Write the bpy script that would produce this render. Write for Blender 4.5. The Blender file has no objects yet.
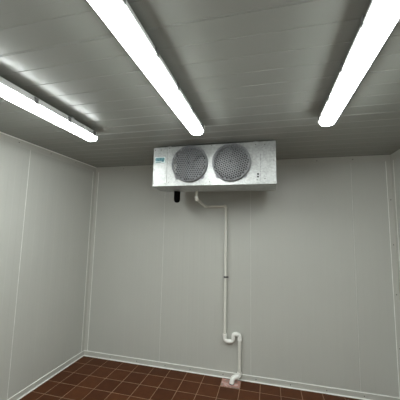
import bpy, math, random
from mathutils import Vector, Matrix
random.seed(4)
PI = math.pi
scene = bpy.context.scene
COL = scene.collection

# ------------------------------------------------------------------ sizes
H = 2.50            # ceiling height
XL, XR = -2.339, 1.289
YB, YF = 3.207, -2.75
TW = 0.08           # panel thickness
T = 0.208           # floor tile pitch
PW = 1.092          # insulated panel width
SB = -1.290         # a joint on the back wall
SL = 2.136          # a joint on the left wall
JC = 0.958          # a joint on the ceiling

# ------------------------------------------------------------------ materials
def nodes(name):
    m = bpy.data.materials.new(name); m.use_nodes = True
    nt = m.node_tree
    return m, nt, nt.nodes['Principled BSDF']

def N(nt, kind, **kw):
    n = nt.nodes.new(kind)
    for k, v in kw.items():
        if k in n.inputs: n.inputs[k].default_value = v
        else: setattr(n, k, v)
    return n

def plain(name, col, rough=.5, metal=0., noise=.0, nscale=20., bump=0., spec=.5):
    m, nt, b = nodes(name)
    b.inputs['Roughness'].default_value = rough
    b.inputs['Metallic'].default_value = metal
    b.inputs['Specular IOR Level'].default_value = spec
    tc = N(nt, 'ShaderNodeTexCoord')
    nz = N(nt, 'ShaderNodeTexNoise', Scale=nscale, Detail=3.)
    nt.links.new(tc.outputs['Object'], nz.inputs['Vector'])
    mx = N(nt, 'ShaderNodeMix', data_type='RGBA')
    mx.inputs[6].default_value = tuple(c * (1 - noise) for c in col) + (1,)
    mx.inputs[7].default_value = tuple(min(1, c * (1 + noise)) for c in col) + (1,)
    nt.links.new(nz.outputs['Fac'], mx.inputs[0])
    nt.links.new(mx.outputs[2], b.inputs['Base Color'])
    if bump:
        bp = N(nt, 'ShaderNodeBump', Strength=bump, Distance=.002)
        nt.links.new(nz.outputs['Fac'], bp.inputs['Height'])
        nt.links.new(bp.outputs['Normal'], b.inputs['Normal'])
    return m

M = {}
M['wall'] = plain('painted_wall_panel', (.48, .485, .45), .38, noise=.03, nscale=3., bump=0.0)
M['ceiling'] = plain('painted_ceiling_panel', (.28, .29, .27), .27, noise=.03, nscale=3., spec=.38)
M['front'] = plain('front_wall_paint', (.28, .28, .26), .5)
M['trim'] = plain('trim_metal', (.50, .50, .46), .45, noise=.03)
M['bead'] = plain('white_sealant', (.86, .87, .83), .5, noise=.04, nscale=60.)
M['rivet'] = plain('rivet_grey', (.12, .12, .11), .5, .3)
M['pvc'] = plain('white_plastic_pipe', (.70, .70, .64), .38, noise=.08, nscale=12.)
M['pvc_fit'] = plain('white_plastic_fitting', (.84, .84, .80), .35, noise=.06, nscale=30.)
M['clamp'] = plain('dark_steel_clamp', (.10, .10, .10), .45, .6)
M['black'] = plain('black_foam', (.003, .003, .003), 1., spec=.05)
M['dark'] = plain('dark_inside', (.02, .02, .02), .8)
M['guard'] = plain('grey_guard', (.20, .205, .215), .40, .1, noise=.1, nscale=40.)
M['blade'] = plain('shade_dark_blade', (.03, .03, .033), .35, .5, noise=.1)  # near-black: shade behind the fan guards put into the blade colour
M['motor'] = plain('dark_motor', (.05, .05, .055), .5, .3)
M['lamp_body'] = plain('lamp_housing_plastic', (.62, .63, .62), .45, noise=.02)
M['clip'] = plain('steel_clip', (.16, .16, .16), .45, .3)
M['steel'] = plain('zinc_bracket', (.45, .46, .46), .4, .8)
M['teal'] = plain('teal_ink', (.008, .13, .17), .5)
M['ink'] = plain('dark_ink', (.01, .04, .05), .5)
M['letter'] = plain('label_lettering', (.22, .42, .45), .5)
M['sticker'] = plain('pale_sticker', (.62, .74, .73), .5)

def galvanised():
    m, nt, b = nodes('galvanised_sheet')
    tc = N(nt, 'ShaderNodeTexCoord')
    v = N(nt, 'ShaderNodeTexVoronoi', Scale=75.)
    nt.links.new(tc.outputs['Object'], v.inputs['Vector'])
    nz = N(nt, 'ShaderNodeTexNoise', Scale=9., Detail=4.)
    nt.links.new(tc.outputs['Object'], nz.inputs['Vector'])
    sep = N(nt, 'ShaderNodeSeparateColor')
    nt.links.new(v.outputs['Color'], sep.inputs[0])
    ad = N(nt, 'ShaderNodeMath', operation='MULTIPLY_ADD')
    nt.links.new(sep.outputs[0], ad.inputs[0]); ad.inputs[1].default_value = .55
    nt.links.new(nz.outputs['Fac'], ad.inputs[2])
    rp = N(nt, 'ShaderNodeMapRange'); rp.inputs['From Max'].default_value = 1.3
    nt.links.new(ad.outputs[0], rp.inputs['Value'])
    mx = N(nt, 'ShaderNodeMix', data_type='RGBA')
    mx.inputs[6].default_value = (.25, .255, .25, 1); mx.inputs[7].default_value = (.52, .53, .52, 1)
    nt.links.new(rp.outputs[0], mx.inputs[0]); nt.links.new(mx.outputs[2], b.inputs['Base Color'])
    r2 = N(nt, 'ShaderNodeMapRange'); r2.inputs['To Min'].default_value = .40; r2.inputs['To Max'].default_value = .50
    nt.links.new(sep.outputs[1], r2.inputs['Value']); nt.links.new(r2.outputs[0], b.inputs['Roughness'])
    b.inputs['Metallic'].default_value = .93
    return m
M['galv'] = galvanised()

def quarry():
    m, nt, b = nodes('quarry_tile_floor')
    tc = N(nt, 'ShaderNodeTexCoord')
    mp = N(nt, 'ShaderNodeMapping')
    mp.inputs['Location'].default_value = (1.5477 + 20 * T, -(YB - .1822) + 40 * T, 0)
    nt.links.new(tc.outputs['Object'], mp.inputs['Vector'])
    br = nt.nodes.new('ShaderNodeTexBrick')
    br.offset = 0.; br.squash = 1.
    for k, v in (('Scale', 1.), ('Mortar Size', .0028), ('Mortar Smooth', .15), ('Bias', -.1), ('Brick Width', T), ('Row Height', T)):
        br.inputs[k].default_value = v
    br.inputs['Color1'].default_value = (.072, .022, .007, 1)
    br.inputs['Color2'].default_value = (.098, .031, .010, 1)
    br.inputs['Mortar'].default_value = (.36, .23, .15, 1)
    nt.links.new(mp.outputs[0], br.inputs['Vector'])
    nz = N(nt, 'ShaderNodeTexNoise', Scale=14., Detail=5.)
    nt.links.new(tc.outputs['Object'], nz.inputs['Vector'])
    mr = N(nt, 'ShaderNodeMapRange'); mr.inputs['To Min'].default_value = .72; mr.inputs['To Max'].default_value = 1.28
    nt.links.new(nz.outputs['Fac'], mr.inputs['Value'])
    vm = N(nt, 'ShaderNodeVectorMath', operation='SCALE')
    nt.links.new(br.outputs['Color'], vm.inputs[0]); nt.links.new(mr.outputs[0], vm.inputs['Scale'])
    nt.links.new(vm.outputs[0], b.inputs['Base Color'])
    b.inputs['Specular IOR Level'].default_value = .15
    rr = N(nt, 'ShaderNodeMapRange'); rr.inputs['To Min'].default_value = .5; rr.inputs['To Max'].default_value = .85
    nt.links.new(br.outputs['Fac'], rr.inputs['Value']); nt.links.new(rr.outputs[0], b.inputs['Roughness'])
    inv = N(nt, 'ShaderNodeMath', operation='SUBTRACT'); inv.inputs[0].default_value = 1.
    nt.links.new(br.outputs['Fac'], inv.inputs[1])
    bp = N(nt, 'ShaderNodeBump', Strength=.6, Distance=.003)
    nt.links.new(inv.outputs[0], bp.inputs['Height']); nt.links.new(bp.outputs[0], b.inputs['Normal'])
    return m
M['floor'] = quarry()

def patch_mat():
    m, nt, b = nodes('broken_mortar')
    tc = N(nt, 'ShaderNodeTexCoord')
    nz = N(nt, 'ShaderNodeTexNoise', Scale=17., Detail=6.)
    nt.links.new(tc.outputs['Object'], nz.inputs['Vector'])
    cr = nt.nodes.new('ShaderNodeValToRGB'); e = cr.color_ramp.elements
    e[0].position = .36; e[0].color = (.30, .24, .21, 1)
    e[1].position = .64; e[1].color = (.62, .50, .46, 1)
    k = e.new(.5); k.color = (.50, .24, .20, 1)
    nt.links.new(nz.outputs['Fac'], cr.inputs[0]); nt.links.new(cr.outputs[0], b.inputs['Base Color'])
    b.inputs['Roughness'].default_value = .8
    bp = N(nt, 'ShaderNodeBump', Strength=.7, Distance=.006)
    nt.links.new(nz.outputs['Fac'], bp.inputs['Height']); nt.links.new(bp.outputs[0], b.inputs['Normal'])
    return m
M['patch'] = patch_mat()

def glow():
    m, nt, b = nodes('lit_diffuser')
    b.inputs['Base Color'].default_value = (.9, .9, .9, 1)
    b.inputs['Emission Color'].default_value = (.95, 1., .98, 1)
    b.inputs['Emission Strength'].default_value = 14
    b.inputs['Roughness'].default_value = .5
    # the LED strip inside points down: the underside of the cover gives off more light than its flanks
    gm = nt.nodes.new('ShaderNodeNewGeometry'); sx = nt.nodes.new('ShaderNodeSeparateXYZ')
    nt.links.new(gm.outputs['Normal'], sx.inputs[0])
    mr = N(nt, 'ShaderNodeMapRange'); mr.inputs['From Min'].default_value = 0.; mr.inputs['From Max'].default_value = -1.
    mr.inputs['To Min'].default_value = 21.; mr.inputs['To Max'].default_value = 43.
    nt.links.new(sx.outputs['Z'], mr.inputs['Value']); nt.links.new(mr.outputs[0], b.inputs['Emission Strength'])
    return m
M['glow'] = glow()

# ------------------------------------------------------------------ mesh builder
class MB:
    def __init__(s): s.v = []; s.f = []
    def add(s, vs, fs):
        o = len(s.v); s.v += [tuple(p) for p in vs]; s.f += [tuple(i + o for i in f) for f in fs]; return s
    def box(s, x0, x1, y0, y1, z0, z1):
        vs = [(x, y, z) for z in (z0, z1) for y in (y0, y1) for x in (x0, x1)]
        return s.add(vs, [(0, 2, 3, 1), (4, 5, 7, 6), (0, 1, 5, 4), (2, 6, 7, 3), (0, 4, 6, 2), (1, 3, 7, 5)])
    def loft(s, secs, cap=True, closed=True):
        n = len(secs[0]); vs = [p for c in secs for p in c]; fs = []
        for k in range(len(secs) - 1):
            for i in range(n if closed else n - 1):
                j = (i + 1) % n
                fs.append((k * n + i, k * n + j, (k + 1) * n + j, (k + 1) * n + i))
        if cap:
            fs.append(tuple(range(n))[::-1]); fs.append(tuple(range((len(secs) - 1) * n, len(secs) * n)))
        return s.add(vs, fs)
    def tube(s, pts, r, n=20, cap=True):
        pts = [Vector(p) for p in pts]; R = r if isinstance(r, (list, tuple)) else [r] * len(pts)
        secs = []; u = None
        for i, p in enumerate(pts):
            a = pts[max(0, i - 1)]; b = pts[min(len(pts) - 1, i + 1)]
            t = (b - a)
            if t.length < 1e-9: t = Vector((0, 0, 1))
            t.normalize()
            if u is None:
                u = t.cross(Vector((0, 0, 1)))
                if u.length < .05: u = t.cross(Vector((0, 1, 0)))
            u = (u - t * u.dot(t)).normalized(); w = t.cross(u)
            secs.append([p + (u * math.cos(2 * PI * k / n) + w * math.sin(2 * PI * k / n)) * R[i] for k in range(n)])
        return s.loft(secs, cap)
    def lathe(s, c, axis, prof, n=32, cap=True):
        """prof: (distance along axis, radius)"""
        c = Vector(c); a = Vector(axis).normalized()
        u = a.cross(Vector((0, 0, 1)))
        if u.length < .05: u = Vector((1, 0, 0))
        u.normalize(); w = a.cross(u)
        secs = [[c + a * d + (u * math.cos(2 * PI * k / n) + w * math.sin(2 * PI * k / n)) * r for k in range(n)] for d, r in prof]
        return s.loft(secs, cap)
    def build(s, name, mat, parent=None, smooth=False, bevel=0.):
        me = bpy.data.meshes.new(name); me.from_pydata(s.v, [], s.f)
        import bmesh
        bm = bmesh.new(); bm.from_mesh(me); bmesh.ops.recalc_face_normals(bm, faces=bm.faces); bm.to_mesh(me); bm.free()
        me.materials.append(M[mat])
        if smooth:
            me.polygons.foreach_set('use_smooth', [True] * len(me.polygons))
            if hasattr(me, 'set_sharp_from_angle'): me.set_sharp_from_angle(angle=math.radians(40))
        o = bpy.data.objects.new(name, me); COL.objects.link(o)
        if parent: 
            o.parent = parent
            o.matrix_parent_inverse = Matrix.Translation(parent.location).inverted() if parent.parent is None and parent.type == 'EMPTY' else Matrix()
        if bevel:
            md = o.modifiers.new('bevel', 'BEVEL'); md.width = bevel; md.segments = 2; md.limit_method = 'ANGLE'
        return o

def fillet(pts, rad, seg=8):
    pts = [Vector(p) for p in pts]; out = [pts[0]]
    for i in range(1, len(pts) - 1):
        a, p, b = pts[i - 1], pts[i], pts[i + 1]
        da = (a - p).normalized(); db = (b - p).normalized()
        ang = da.angle(db)
        if ang > PI - .02: out.append(p); continue
        d = min(rad / math.tan(ang / 2), (a - p).length * .98, (b - p).length * .98)
        p0 = p + da * d; p1 = p + db * d
        for k in range(seg + 1):
            t = k / seg
            q = p0.lerp(p, t).lerp(p.lerp(p1, t), t)
            out.append(q)
    out.append(pts[-1]); return out

def struct(o): o['kind'] = 'structure'; return o
def tag(o, label, cat, group=None):
    o['label'] = label; o['category'] = cat
    if group: o['group'] = group
    return o
def empty(name, loc):
    o = bpy.data.objects.new(name, None); COL.objects.link(o); o.location = loc; o.empty_display_size = .1; return o

# ------------------------------------------------------------------ room shell
def profile(a, b, joint, rib=PW / 8, dep=.0007, w=.004, jdep=.003, jw=.004):
    """points (s, depth) of a panel face between a and b: shallow sunk bands half a rib wide, a groove at each joint"""
    pts = [(a, 0)]
    k = math.floor((a - joint) / rib) - 1
    while joint + k * rib < b + rib:
        s = joint + k * rib
        band = [(s - rib / 2, 0), (s - rib / 2 + w, dep), (s - w, dep), (s, 0)]
        if k % 8 == 0: band += [(s + .003, 0), (s + .003 + jw * .4, jdep), (s + .003 + jw * .8, jdep), (s + .003 + jw * 1.2, 0)]
        if band[0][0] > a + .001 and band[-1][0] < b - .001: pts += band
        k += 1
    pts.append((b, 0)); return pts

def slab(name, prof, thick, mapf, e0, e1, mat):
    secs = []
    for e in (e0, e1):
        c = [mapf(s, d, e) for s, d in prof] + [mapf(prof[-1][0], thick, e), mapf(prof[0][0], thick, e)]
        secs.append(c)
    return struct(MB().loft(secs).build(name, mat))

fl = struct(MB().box(XL - TW, XR + TW, YF - TW, YB + TW, -.08, 0).build('floor', 'floor'))
# ceiling: ribs run across the room (along X), so the profile runs along Y
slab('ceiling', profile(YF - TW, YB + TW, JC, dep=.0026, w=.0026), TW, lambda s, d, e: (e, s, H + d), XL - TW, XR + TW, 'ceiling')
slab('wall_back', profile(XL - TW, XR + TW, SB), TW, lambda s, d, e: (s, YB + d, e), 0, H, 'wall')
slab('wall_left', profile(YF, YB, SL), TW, lambda s, d, e: (XL - d, s, e), 0, H, 'wall')
slab('wall_right', profile(YF, YB, SL), TW, lambda s, d, e: (XR + d, s, e), 0, H, 'wall')
slab('wall_front', profile(XL - TW, XR + TW, SB), TW, lambda s, d, e: (s, YF - d, e), 0, H, 'front')

# trims: angle strips with sealant beads and rivets
def strip(name, p0, p1, nrm, side, width, rivets=(), beads=(0, 1), br=.0032):
    """strip from p0 to p1 lying on a surface of normal nrm, spreading `width` along side"""
    p0, p1, nrm, side = Vector(p0), Vector(p1), Vector(nrm), Vector(side)
    th = .0022
    secs = []
    for p in (p0, p1):
        secs.append([p, p + nrm * th, p + nrm * th + side * (width - .003), p + nrm * .0005 + side * width, p + side * width])
    o = struct(MB().loft(secs).build(name, 'trim'))
    for bsel in beads:
        off = side * (width if bsel else .002) + nrm * .0008
        n = max(8, int((p1 - p0).length / .06)); pts = []; rs = []
        on_floor = name.startswith('baseboard') and not bsel
        if on_floor: off = side * .003 + nrm * .0045
        rb = .0075 if on_floor else br
        for i in range(n + 1):
            pts.append(p0.lerp(p1, i / n) + off + side * random.uniform(-.0006, .0006)); rs.append(rb * random.uniform(.82, 1.15))
        MB().tube(pts, rs, 8).build('sealant_bead', 'bead', o, True)
    L = (p1 - p0).length; d = (p1 - p0).normalized()
    for q in rivets:
        c = p0 + d * q + side * width * (.5) + nrm * th
        MB().lathe(c, nrm, [(-.001, .0055), (.001, .0055), (.0026, .003), (.003, .0008)], 12).build('rivet', 'rivet', o, True)
    return o

def seam(wall, pts, r):
    p0, p1 = Vector(pts[0]), Vector(pts[1]); n = 40
    MB().tube([p0.lerp(p1, i / n) + Vector((random.uniform(-.0004, .0004),) * 2 + (0,)) for i in range(n + 1)], [r * random.uniform(.7, 1.2) for i in range(n + 1)], 6).build('seam_bead', 'bead', wall, True)
wb, wl = bpy.data.objects['wall_back'], bpy.data.objects['wall_left']
for k in range(3): seam(wb, [(SB + k * PW + .004, YB + .0005, .07), (SB + k * PW + .004, YB + .0005, H - .07)], .0010)
for k in (-1, 0): seam(wl, [(XL - .0003, SL + k * PW + .004, .07), (XL - .0003, SL + k * PW + .004, H - .07)], .0020)
BW = .062
strip('baseboard_back', (XL, YB, 0), (XR, YB, 0), (0, -1, 0), (0, 0, 1), BW, [x - XL for x in (-1.95, -1.58, -1.207, -.895, -.505, -.138, .223, .58, .927)], br=.0055)
strip('baseboard_left', (XL, YF, 0), (XL, YB, 0), (1, 0, 0), (0, 0, 1), BW, [y - YF for y in (0.2, .9)], br=.0055)
strip('baseboard_right', (XR, YF, 0), (XR, YB, 0), (-1, 0, 0), (0, 0, 1), BW, [y - YF for y in (.4, 1.0, 1.6, 2.2, 2.8)], br=.0055)
CW = .052
strip('trim_1', (XL, YB, BW), (XL, YB, H - .07), (1, 0, 0), (0, -1, 0), CW, [], beads=(1,))
strip('trim_2', (XL, YB, BW), (XL, YB, H - .07), (0, -1, 0), (1, 0, 0), CW, [], beads=(1,))
strip('trim_3', (XR, YB, BW), (XR, YB, H - .07), (0, -1, 0), (-1, 0, 0), CW, [.46, .98, 1.48, 1.95], beads=(1,))
strip('trim_4', (XR, YB, BW), (XR, YB, H - .07), (-1, 0, 0), (0, -1, 0), CW, [], beads=(1,))
strip('trim_5', (XL, YF, H), (XL, YB, H), (1, 0, 0), (0, 0, -1), .068, [y - YF for y in (1.22, 1.6, 2.004, 2.401, 2.8)], beads=(), br=.0026)
strip('trim_6', (XL, YB, H), (XR, YB, H), (0, -1, 0), (0, 0, -1), .068, [x - XL for x in (-1.9, -1.5, .55, .919)], beads=(), br=.0026)
strip('trim_7', (XR, YF, H), (XR, YB, H), (-1, 0, 0), (0, 0, -1), .068, [2.4, 3.2], beads=(), br=.0026)
# narrow folded lip where the ceiling meets the left and right wall trims
struct(MB().box(XL + .002, XL + .012, YF, YB, H - .009, H - .0005).build('trim_8', 'bead'))

# patch of bare mortar where one floor tile is missing
px0, px1 = -1.5477 + 5 * T + .004, -1.5477 + 6 * T - .004
py0, py1 = YB - .1822 + .003, YB - .024
pb = MB(); n = 14
random.seed(7)
top = [[(px0 + (px1 - px0) * i / n, py0 + (py1 - py0) * j / n, .0015 + random.uniform(0, .0022)) for i in range(n + 1)] for j in range(n + 1)]
vs = [p for r in top for p in r]; fs = [(j * (n + 1) + i, j * (n + 1) + i + 1, (j + 1) * (n + 1) + i + 1, (j + 1) * (n + 1) + i) for j in range(n) for i in range(n)]
pb.add(vs, fs)
struct(pb.build('trim_9', 'patch'))
struct(MB().box(px0, px0 + .11, YB - .024, YB - .0045, .0004, .0016).build('dark_gap', 'dark'))  # flat dark plate painting the shade of a gap under the baseboard

# ------------------------------------------------------------------ lamps
def ring(pts, x, y, sx=1, dz=0, z0=0, sz=1):
    return [(x + a * sx, y, H + z0 + (b - z0) * sz + dz) for a, b in pts]
BODY = [(-.036, -.019), (-.047, -.023), (-.052, -.035), (-.054, -.056), (-.060, -.058), (-.060, -.0655), (.060, -.0655), (.060, -.058), (.054, -.056), (.052, -.035), (.047, -.023), (.036, -.019)]
DIFF = [(-.0505, -.065), (-.0505, -.072), (-.047, -.083), (-.037, -.092), (-.020, -.097), (0, -.0985), (.020, -.097), (.037, -.092), (.047, -.083), (.0505, -.072), (.0505, -.065)]
LEND, LLEN = 2.0, 1.6

def make_lamp(x, yend, label):
    t = empty('ceiling_lamp', (x, yend - LLEN / 2, H))
    tag(t, label, 'lamp', 'tube lamps on the ceiling')
    y0, y1 = yend - LLEN, yend
    MB().loft([ring(BODY, x, y0 + .030, .93), ring(BODY, x, y0 + .036), ring(BODY, x, y1 - .036), ring(BODY, x, y1 - .030, .93)]).build('housing', 'lamp_body', t, True)
    secs = [ring(DIFF, x, y0 + .004, .62, 0, -.067, .45), ring(DIFF, x, y0 + .014, .84, 0, -.067, .85), ring(DIFF, x, y0 + .032, 1), ring(DIFF, x, y1 - .032, 1), ring(DIFF, x, y1 - .014, .84, 0, -.067, .85), ring(DIFF, x, y1 - .004, .62, 0, -.067, .45)]
    MB().loft(secs).build('diffuser', 'glow', t, True)
    for ya, yb, s in ((y0 + .030, y0, -1), (y1 - .030, y1, 1)):
        MB().loft([ring(BODY, x, ya, .93), ring(BODY, x, ya + s * .014, .82, 0, -.06, .9), ring(BODY, x, yb, .58, 0, -.062, .6)]).build('end_cap', 'lamp_body', t, True)
    for k in range(6):
        yc = y1 - .075 - k * .295
        if yc < y0 + .05: break
        for s in (-1, 1):
            c = MB()
            c.box(min(x + s * .0605, x + s * .0625), max(x + s * .0605, x + s * .0625), yc - .012, yc + .012, H - .069, H - .040)
            c.box(min(x + s * .052, x + s * .0625), max(x + s * .052, x + s * .0625), yc - .012, yc + .012, H - .0405, H - .034)
            c.box(min(x + s * .0500, x + s * .0625), max(x + s * .0500, x + s * .0625), yc - .0115, yc + .0115, H - .0705, H - .0665)
            c.build('clip', 'clip', t)
    for yc in (y0 + .3, y1 - .3):
        b = MB(); b.box(x - .030, x + .030, yc - .012, yc + .012, H - .0045, H - .0015)
        for s in (-1, 1):
            b.box(x + s * .028 - .002, x + s * .028 + .002, yc - .012, yc + .012, H - .024, H - .0025)
        b.build('mounting_bracket', 'steel', t)
    return t

make_lamp(-.537, LEND, 'lit white tube lamp on the ceiling whose end points at the cooler, between two others')
make_lamp(-1.475, LEND - .03, 'lit white tube lamp on the ceiling near the left wall, grey housing side visible')
make_lamp(.412, LEND, 'lit white tube lamp on the ceiling right of the cooler, nearest to the right wall')
for lx, lt in ((-1.475, 'added unseen tube lamp behind the camera to brighten the walls, nearest to the left wall'), (-.529, 'added unseen tube lamp behind the camera to brighten the walls, middle of its row'), (.412, 'added unseen tube lamp behind the camera to brighten the walls, nearest to the right wall')):
    make_lamp(lx, -.35, lt)  # unseen second row, added behind the camera to brighten the walls

# ------------------------------------------------------------------ evaporator cooler
FX0, FX1, FY, FZ0, FZ1 = -1.123, .079, 2.46, 2.083, 2.482
DEP = .40
cool = empty('evaporator_cooler', ((FX0 + FX1) / 2, FY + DEP / 2, FZ0))
tag(cool, 'galvanised metal cooler box with two round grey fan guards, hung under the ceiling', 'cooler')
SXL, SXR = -.975, -.058
# casing shell (top, bottom, back and ends), open at the front
c = MB()
t_ = .0025
c.box(FX0 + .003, FX1 - .003, FY + .003, FY + DEP, FZ1 - t_, FZ1)
c.box(FX0 + .003, FX0 + .003 + t_, FY + .003, FY + DEP, FZ0 + .004, FZ1 - t_)
c.box(FX1 - .003 - t_, FX1 - .003, FY + .003, FY + DEP, FZ0 + .004, FZ1 - t_)
c.build('casing', 'galv', cool)
# coil at the back
cb = MB()
for i in range(100):
    xx = SXL + .01 + i * (SXR - SXL - .02) / 99
    cb.box(xx - .0012, xx + .0012, FY + DEP - .13, FY + DEP - .008, FZ0 + .03, FZ1 - .01)
for k in range(8):
    zz = FZ0 + .055 + k * .045
    cb.tube([(SXL - .02, FY + DEP - .07, zz), (SXR + .02, FY + DEP - .07, zz)], .006, 10)
coil = cb.build('coil', 'dark', cool)  # dark colour puts the shade inside the box into the coil

FANS = [(-.736, 2.296), (-.329, 2.294)]
RF = .177
def holed_panel(mb, x0, x1, z0, z1, cx, cz, r, y0, y1):
    angs = [2 * PI * k / 72 for k in range(72)]
    for X in (x0, x1):
        for Z in (z0, z1): angs.append(math.atan2(Z - cz, X - cx) % (2 * PI))
    angs = sorted(set(round(a, 6) for a in angs))
    inn, out = [], []
    for a in angs:
        ca, sa = math.cos(a), math.sin(a)
        tx = ((x1 - cx) / ca if ca > 0 else (x0 - cx) / ca) if abs(ca) > 1e-9 else 1e9
        tz = ((z1 - cz) / sa if sa > 0 else (z0 - cz) / sa) if abs(sa) > 1e-9 else 1e9
        t = min(tx, tz)
        inn.append((cx + r * ca, cz + r * sa)); out.append((cx + t * ca, cz + t * sa))
    n = len(angs)
    secs = [[(x, y0, z) for x, z in inn], [(x, y0, z) for x, z in out], [(x, y1, z) for x, z in out], [(x, y1, z) for x, z in inn]]
    vs = [p for s in secs for p in s]; fs = []
    for k in range(4):
        for i in range(n):
            j = (i + 1) % n; k2 = (k + 1) % 4
            fs.append((k * n + i, k * n + j, k2 * n + j, k2 * n + i))
    mb.add(vs, fs)
fp = MB(); xm = (FANS[0][0] + FANS[1][0]) / 2
RH = .168
holed_panel(fp, SXL + .001, xm, FZ0 + .018, FZ1, FANS[0][0], 2.290, RH, FY, FY + .003)
holed_panel(fp, xm, SXR - .001, FZ0 + .018, FZ1, FANS[1][0], 2.290, RH, FY, FY + .003)
fp.build('front_panel', 'galv', cool)
e = MB(); e.box(FX0, SXL - .001, FY - .0015, FY + .003, FZ0 + .018, FZ1); e.box(FX0, FX0 + .003, FY + .0031, FY + .02, FZ0 + .018, FZ1)
el = e.build('end_cover', 'galv', cool, bevel=.0008)
e = MB(); e.box(SXR + .001, FX1, FY - .0015, FY + .003, FZ0 + .018, FZ1); e.box(FX1 - .003, FX1, FY + .0031, FY + .02, FZ0 + .018, FZ1)
er = e.build('end_cover', 'galv', cool, bevel=.0008)
# two dark cable holes on the right end cover
for zz in (2.176, 2.151):
    MB().lathe((-.082 + .0, FY - .0012, zz), (0, -1, 0), [(0, .0085), (.0012, .0085), (.0016, .006)], 16).build('knockout_hole', 'black', er, True)
# drain pan: sloping tray under the box
pan = []
for yy, zb in ((FY - .005, FZ0), (FY + .004, FZ0 - .0015), (FY + .20, FZ0 - .018), (FY + DEP, FZ0 - .004)):
    pan.append([(FX0 - .001, yy, zb), (FX1 + .001, yy, zb), (FX1 + .001, yy, FZ0 + .0175), (FX0 - .001, yy, FZ0 + .0175)])
MB().loft(pan).build('drain_pan', 'galv', cool)
pb2 = MB(); pb2.box(FX1 - .16, FX1 + .002, FY - .0072, FY - .005, FZ0 + .011, FZ0 + .0165); pb2.build('seam_lip', 'galv', cool)
# screws
for sx, sz in [(-1.105, 2.455), (-1.04, 2.455), (-.99, 2.11), (-.95, 2.468), (-.535, 2.115), (-.52, 2.47), (-.02, 2.132), (-.02, 2.45), (-.103, 2.455), (.06, 2.30), (-1.11, 2.25), (-.952, 2.12), (-.09, 2.122)]:
    MB().lathe((sx, FY - .0014, sz), (0, -1, 0), [(0, .0055), (.0022, .005), (.003, .002)], 8).build('screw', 'rivet', cool)
# hanging brackets between the box and the ceiling
for bx in (-.955, -.105):
    b = MB(); b.box(bx - .022, bx + .022, FY - .003, FY + .045, FZ1 + .0002, FZ1 + .0032)
    b.tube([(bx, FY + .022, FZ1), (bx, FY + .022, H - .0015)], .005, 10)
    b.lathe((bx, FY + .022, FZ1 + .003), (0, 0, 1), [(0, .009), (.006, .009)], 6)
    b.build('hanging_bracket', 'steel', cool)
    b = MB(); b.box(bx - .022, bx + .022, FY + DEP - .045, FY + DEP + .003, FZ1 + .0002, FZ1 + .0032)
    b.tube([(bx, FY + DEP - .022, FZ1), (bx, FY + DEP - .022, H - .0015)], .005, 10)
    b.build('hanging_bracket', 'steel', cool)

# label
def rrect(x0, x1, z0, z1, r, y, n=5):
    pts = []
    for cx, cz, a0 in ((x1 - r, z1 - r, 0), (x0 + r, z1 - r, PI / 2), (x0 + r, z0 + r, PI), (x1 - r, z0 + r, 1.5 * PI)):
        for k in range(n + 1):
            a = a0 + PI / 2 * k / n; pts.append((cx + r * math.cos(a), y, cz + r * math.sin(a)))
    return pts
def plate(mb, x0, x1, z0, z1, r, y0, y1): mb.loft([rrect(x0, x1, z0, z1, r, y0), rrect(x0, x1, z0, z1, r, y1)])
lb = MB(); plate(lb, -1.108, -.996, 2.320, 2.382, .004, FY - .0016, FY - .0022)
lab = lb.build('label_sticker', 'sticker', cool); lab['label'] = 'pale sticker with a teal logo'
g = MB(); plate(g, -1.102, -1.004, 2.342, 2.374, .010, FY - .0023, FY - .0027)
plate(g, -1.100, -1.040, 2.326, 2.333, .002, FY - .0023, FY - .0027)
plate(g, -1.034, -1.010, 2.332, 2.345, .003, FY - .0023, FY - .0027)
g.build('logo', 'teal', lab)
g = MB()
for (a, b, c_, d) in ((-1.096, -1.090, 2.347, 2.369), (-1.090, -1.083, 2.364, 2.369), (-1.090, -1.083, 2.347, 2.352), (-1.077, -1.072, 2.347, 2.369), (-1.072, -1.066, 2.364, 2.369), (-1.072, -1.067, 2.356, 2.360),
                      (-1.060, -1.055, 2.347, 2.369), (-1.055, -1.049, 2.347, 2.352), (-1.043, -1.038, 2.347, 2.369), (-1.032, -1.027, 2.347, 2.369), (-1.027, -1.021, 2.364, 2.369), (-1.016, -1.011, 2.350, 2.366)):
    g.box(a, b, FY - .0031, FY - .0028, c_, d)
g.build('lettering', 'letter', lab)

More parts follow.
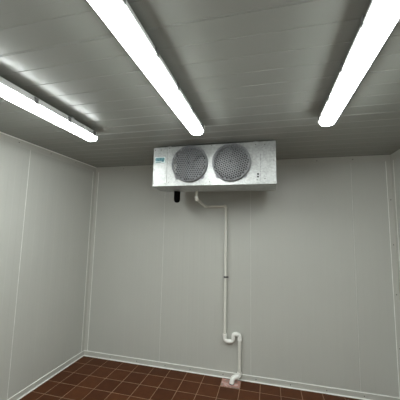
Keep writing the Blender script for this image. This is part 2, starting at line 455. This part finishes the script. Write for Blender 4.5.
# perforated fan guards, modelled hole by hole
def guard(cx, cz, rot):
    R = RF; pitch = .0222; hr = .0085
    off = .048
    def zf(x, z):
        r = math.hypot(x, z) / R
        return FY - off + .016 * max(0, (r - .55) / .45) ** 2.2 if r < 1.2 else FY - off + .03
    mb = MB()
    def cell(i, j):
        x = (i + .5 * (j % 2)) * pitch; z = j * pitch * math.sqrt(3) / 2
        return x * math.cos(rot) - z * math.sin(rot), x * math.sin(rot) + z * math.cos(rot)
    for j in range(-12, 13):
        for i in range(-12, 13):
            x, z = cell(i, j); rr = math.hypot(x, z)
            if rr > R - .003: continue
            outer = []; inner = []; solid = rr > R - .0095 or rr < .016; hh = hr if rr < R - .0155 else max(.003, R - .0065 - rr)
            for k in range(6):
                a = PI / 6 + k * PI / 3 + rot
                ox, oz = x + pitch / math.sqrt(3) * math.cos(a), z + pitch / math.sqrt(3) * math.sin(a)
                q = math.hypot(ox, oz)
                if q > R - .002: ox, oz = ox * (R - .002) / q, oz * (R - .002) / q
                outer.append((cx + ox, zf(ox, oz), cz + oz))
            if solid: mb.add(outer, [tuple(range(6))]); continue
            for k in range(12):
                a = PI / 6 + k * PI / 6 + rot
                ix, iz = x + hh * math.cos(a), z + hh * math.sin(a)
                inner.append((cx + ix, zf(ix, iz), cz + iz))
            for k in range(6):
                k2 = (k + 1) % 6
                mb.add([outer[k], outer[k2], inner[(2 * k + 2) % 12], inner[2 * k + 1], inner[2 * k]], [(0, 1, 2, 3, 4)])
    o = mb.build('fan_guard', 'guard', cool)
    md = o.modifiers.new('thick', 'SOLIDIFY'); md.thickness = .002; md.offset = 0
    # rim wall of the guard down to the panel
    rim = MB()
    prof = [(.0012, RF + .001), (.0012, RF + .007), (.038, RF + .003), (.045, RF - .002), (.0445, RF - .006), (.036, RF - .002), (.0012, RF + .001)]
    secs = [[Vector((cx + r * math.cos(2 * PI * k / 64), FY - d - .0005 + .009, cz + r * math.sin(2 * PI * k / 64))) for k in range(64)] for d, r in prof]
    secs = [[Vector((p.x, min(p.y, FY - .0004), p.z)) for p in s_] for s_ in secs]
    rim.loft(secs, cap=False).build('rim', 'guard', o, True)
    for k, a in enumerate((math.radians(45), math.radians(135), math.radians(225), math.radians(315))):
        ca, sa = math.cos(a), math.sin(a)
        c0 = Vector((cx + ca * (RF - .004), 0, cz + sa * (RF - .004)))
        if c0.z + .05 > 2.482 and sa > 0: a_ = RF
        m = MB()
        r_out = RF + (.022 if sa < 0 else .010); pts = []
        hw = .022
        u = Vector((ca, 0, sa)); w = Vector((-sa, 0, ca))
        base = Vector((cx, 0, cz))
        pl = [base + u * (RF - .012) - w * (hw + .012), base + u * (RF + .010) - w * hw, base + u * r_out - w * .012, base + u * r_out + w * .012, base + u * (RF + .010) + w * hw, base + u * (RF - .012) + w * (hw + .012)]
        m.loft([[p + Vector((0, FY - .0005, 0)) for p in pl], [p + Vector((0, FY - .010, 0)) for p in pl]])
        m.build('mounting_tab', 'guard', o, bevel=.002)
    # fan behind the guard
    f = MB(); nb = 5
    for k in range(nb):
        a0 = 2 * PI * k / nb + rot * 3
        secs = []
        for q in range(7):
            r = .040 + (.150 - .040) * q / 6
            wd = math.radians(34 - 6 * q / 6); tw = .030 - .008 * q / 6
            sec = []
            for s_, dd in ((-1, 0), (-.33, -.004), (.33, -.004), (1, 0)):
                a = a0 + wd * s_ + .10 * q / 6
                sec.append((cx + r * math.cos(a), FY + .012 + s_ * tw + dd, cz + r * math.sin(a)))
            for s_, dd in ((1, .0016), (.33, -.0024), (-.33, -.0024), (-1, .0016)):
                a = a0 + wd * s_ + .10 * q / 6
                sec.append((cx + r * math.cos(a), FY + .012 + s_ * tw + dd, cz + r * math.sin(a)))
            secs.append(sec)
        f.loft(secs)
    fan = f.build('fan', 'blade', cool, True)
    MB().lathe((cx, FY + .075, cz), (0, -1, 0), [(0, .042), (.070, .042), (.082, .036), (.088, .015)], 28).build('hub', 'motor', fan, True)
    MB().lathe((cx, FY - off - .0005, cz), (0, -1, 0), [(0, .011), (.003, .010), (.0045, .004)], 16).build('badge', 'blade', o, True)
    # motor stays
    m = MB()
    for a in (math.radians(90), math.radians(210), math.radians(330)):
        m.tube([(cx + .04 * math.cos(a), FY + .080, cz + .04 * math.sin(a)), (cx + .150 * math.cos(a), FY + .080, cz + .150 * math.sin(a)), (cx + .172 * math.cos(a), FY + .006, cz + .172 * math.sin(a))], .004, 8)
    m.build('motor_stay', 'motor', cool, True)
guard(FANS[0][0], FANS[0][1], .02)
guard(FANS[1][0], FANS[1][1], .30)

# black hose end poking out under the unit
hp = MB(); hx, hy = -.960, 2.75
prof = [(0, .034)] + [(.095 + .034 * math.sin(a), .034 * math.cos(a)) for a in [PI / 2 * k / 8 * .98 for k in range(9)]]
hp.lathe((hx, hy, FZ0 - .008), (0, 0, -1), prof, 24)
tag(hp.build('insulated_pipe', 'black', None, True), 'short black rounded pipe end hanging below the left fan of the cooler', 'pipe')

# ------------------------------------------------------------------ drain pipe
YP = 3.165
dr = empty('drain_pipe', (-.394, YP - .05, 0))
tag(dr, 'white plastic drain pipe running from the cooler down the back wall to the floor', 'pipe')
PR, ER = .0155, .0205
def pipe(pts): return MB().tube(pts, PR, 20).build('pipe', 'pvc', dr, True)
def elbow(p, a, b, leg=.034, rad=.026, r=ER, mat='pvc_fit', name='elbow'):
    p = Vector(p); da = (Vector(a) - p).normalized(); db = (Vector(b) - p).normalized()
    pts = fillet([p + da * leg, p, p + db * leg], rad * .9, 10)
    R = [r] * len(pts); m = MB().tube(pts, R, 20)
    for q, d in ((p + da * leg, da), (p + db * leg, db)):
        m.tube([q - d * .012, q + d * .004], r + .0022, 20)
    return m.build(name, mat, dr, True)
A0 = (-.737, 2.74, FZ0 - .012); A1 = (-.737, 2.74, 1.985)
A2 = (-.735, YP, 1.944); A3 = (-.481, YP, 1.948)
B1 = (-.483, YP, .412); B2 = (-.386, YP, .412); B3 = (-.386, YP, .498); B4 = (-.315, YP, .498)
B5 = (-.315, YP, .060); B6 = (-.385, 3.112, .060); B7 = (-.394, 3.100, .004)
V = Vector
def between(a, b, ca, cb):
    a, b = V(a), V(b); d = (b - a).normalized(); return [a + d * ca, b - d * cb]
MB().tube(between(A0, A1, 0, .01), PR, 20).build('pipe', 'pvc', dr, True)
small = dict(leg=.024, rad=.018, r=.0175)
elbow(A1, A0, A2, **small)
pipe(between(A1, A2, .01, .01))
elbow(A2, A1, A3, mat='pvc', **small)
pipe(between(A2, A3, .01, .01))
elbow(A3, A2, B1, mat='pvc', **small)
pipe(between(A3, B1, .01, .03))
U = [V(B1) + V((0, 0, .072)), V(B1), V(B2), V(B2) + V((0, 0, .045))]
m = MB().tube(fillet(U, .040, 12), .0215, 22)
m.tube([U[0] - V((0, 0, .018)), U[0] + V((0, 0, .004))], .0245, 22)
m.tube([V(B1) + V((.040, 0, 0)), V(B2) - V((.040, 0, 0))], .0240, 22)
m.build('trap_bend', 'pvc_fit', dr, True)
U = [V(B3) - V((0, 0, .042)), V(B3), V(B4), V(B4) - V((0, 0, .060))]
m = MB().tube(fillet(U, .030, 12), .0215, 22)
m.tube([V(B3) + V((.026, 0, 0)), V(B4) - V((.026, 0, 0))], .0240, 22)
m.tube([U[3] + V((0, 0, .016)), U[3] - V((0, 0, .004))], .0245, 22)
m.build('trap_bend', 'pvc_fit', dr, True)
MB().tube(between(B4, B5, .05, .02), .0185, 20).build('pipe', 'pvc', dr, True)
elbow(B5, B4, B6, leg=.036, rad=.028, r=.0225)
m = MB().tube(fillet([V(B5) + (V(B6) - V(B5)) * .35, V(B6), V(B7)], .040, 12), .0255, 22)
m.tube([V(B5) + (V(B6) - V(B5)) * .30, V(B5) + (V(B6) - V(B5)) * .48], .0280, 22)
m.build('elbow', 'pvc_fit', dr, True)
MB().lathe((B7[0], B7[1], .0045), (0, 0, 1), [(0, .030), (.003, .030)], 24).build('floor_collar', 'dark', dr, True)
# clamp holding the long run to the wall
cz = 1.118
m = MB().lathe((-.4825, YP, cz - .010), (0, 0, 1), [(0, PR + .0005), (0, PR + .004), (.020, PR + .004), (.020, PR + .0005)], 24, cap=False)
m.box(-.4875, -.4775, YP + PR + .002, YB - .0005, cz - .009, cz + .009)
m.box(-.4635, -.446, YP - .006, YP + .006, cz - .009, cz + .009)
m.build('pipe_clamp', 'clamp', dr)

# ------------------------------------------------------------------ camera
yaw, pitch, roll, f = .2493, .1127, -.0203, 266.695
cy_, sy_, cp, sp, cr, sr = math.cos(yaw), math.sin(yaw), math.cos(pitch), math.sin(pitch), math.cos(roll), math.sin(roll)
fw = V((-sy_ * cp, cy_ * cp, sp)); r0 = V((cy_, sy_, 0)); u0 = V((sy_ * sp, -cy_ * sp, cp))
rt = r0 * cr - u0 * sr; up = r0 * sr + u0 * cr
cd = bpy.data.cameras.new('camera'); co = bpy.data.objects.new('camera', cd); COL.objects.link(co)
mw = Matrix((rt, up, -fw)).transposed().to_4x4(); mw.translation = V((0, 0, 1.6531)); co.matrix_world = mw
cd.sensor_width = 36; cd.sensor_fit = 'HORIZONTAL'; cd.lens = 36 * f / 400; cd.clip_start = .01
scene.camera = co

w = bpy.data.worlds.new('world'); scene.world = w; w.use_nodes = True
w.node_tree.nodes['Background'].inputs[0].default_value = (.5, .52, .55, 1)
w.node_tree.nodes['Background'].inputs[1].default_value = .05
vs_ = scene.view_settings
vs_.view_transform = 'Standard'; vs_.look = 'None'; vs_.exposure = 0; vs_.gamma = 1; vs_.use_curve_mapping = False
scene.cycles.max_bounces = 12; scene.cycles.diffuse_bounces = 8
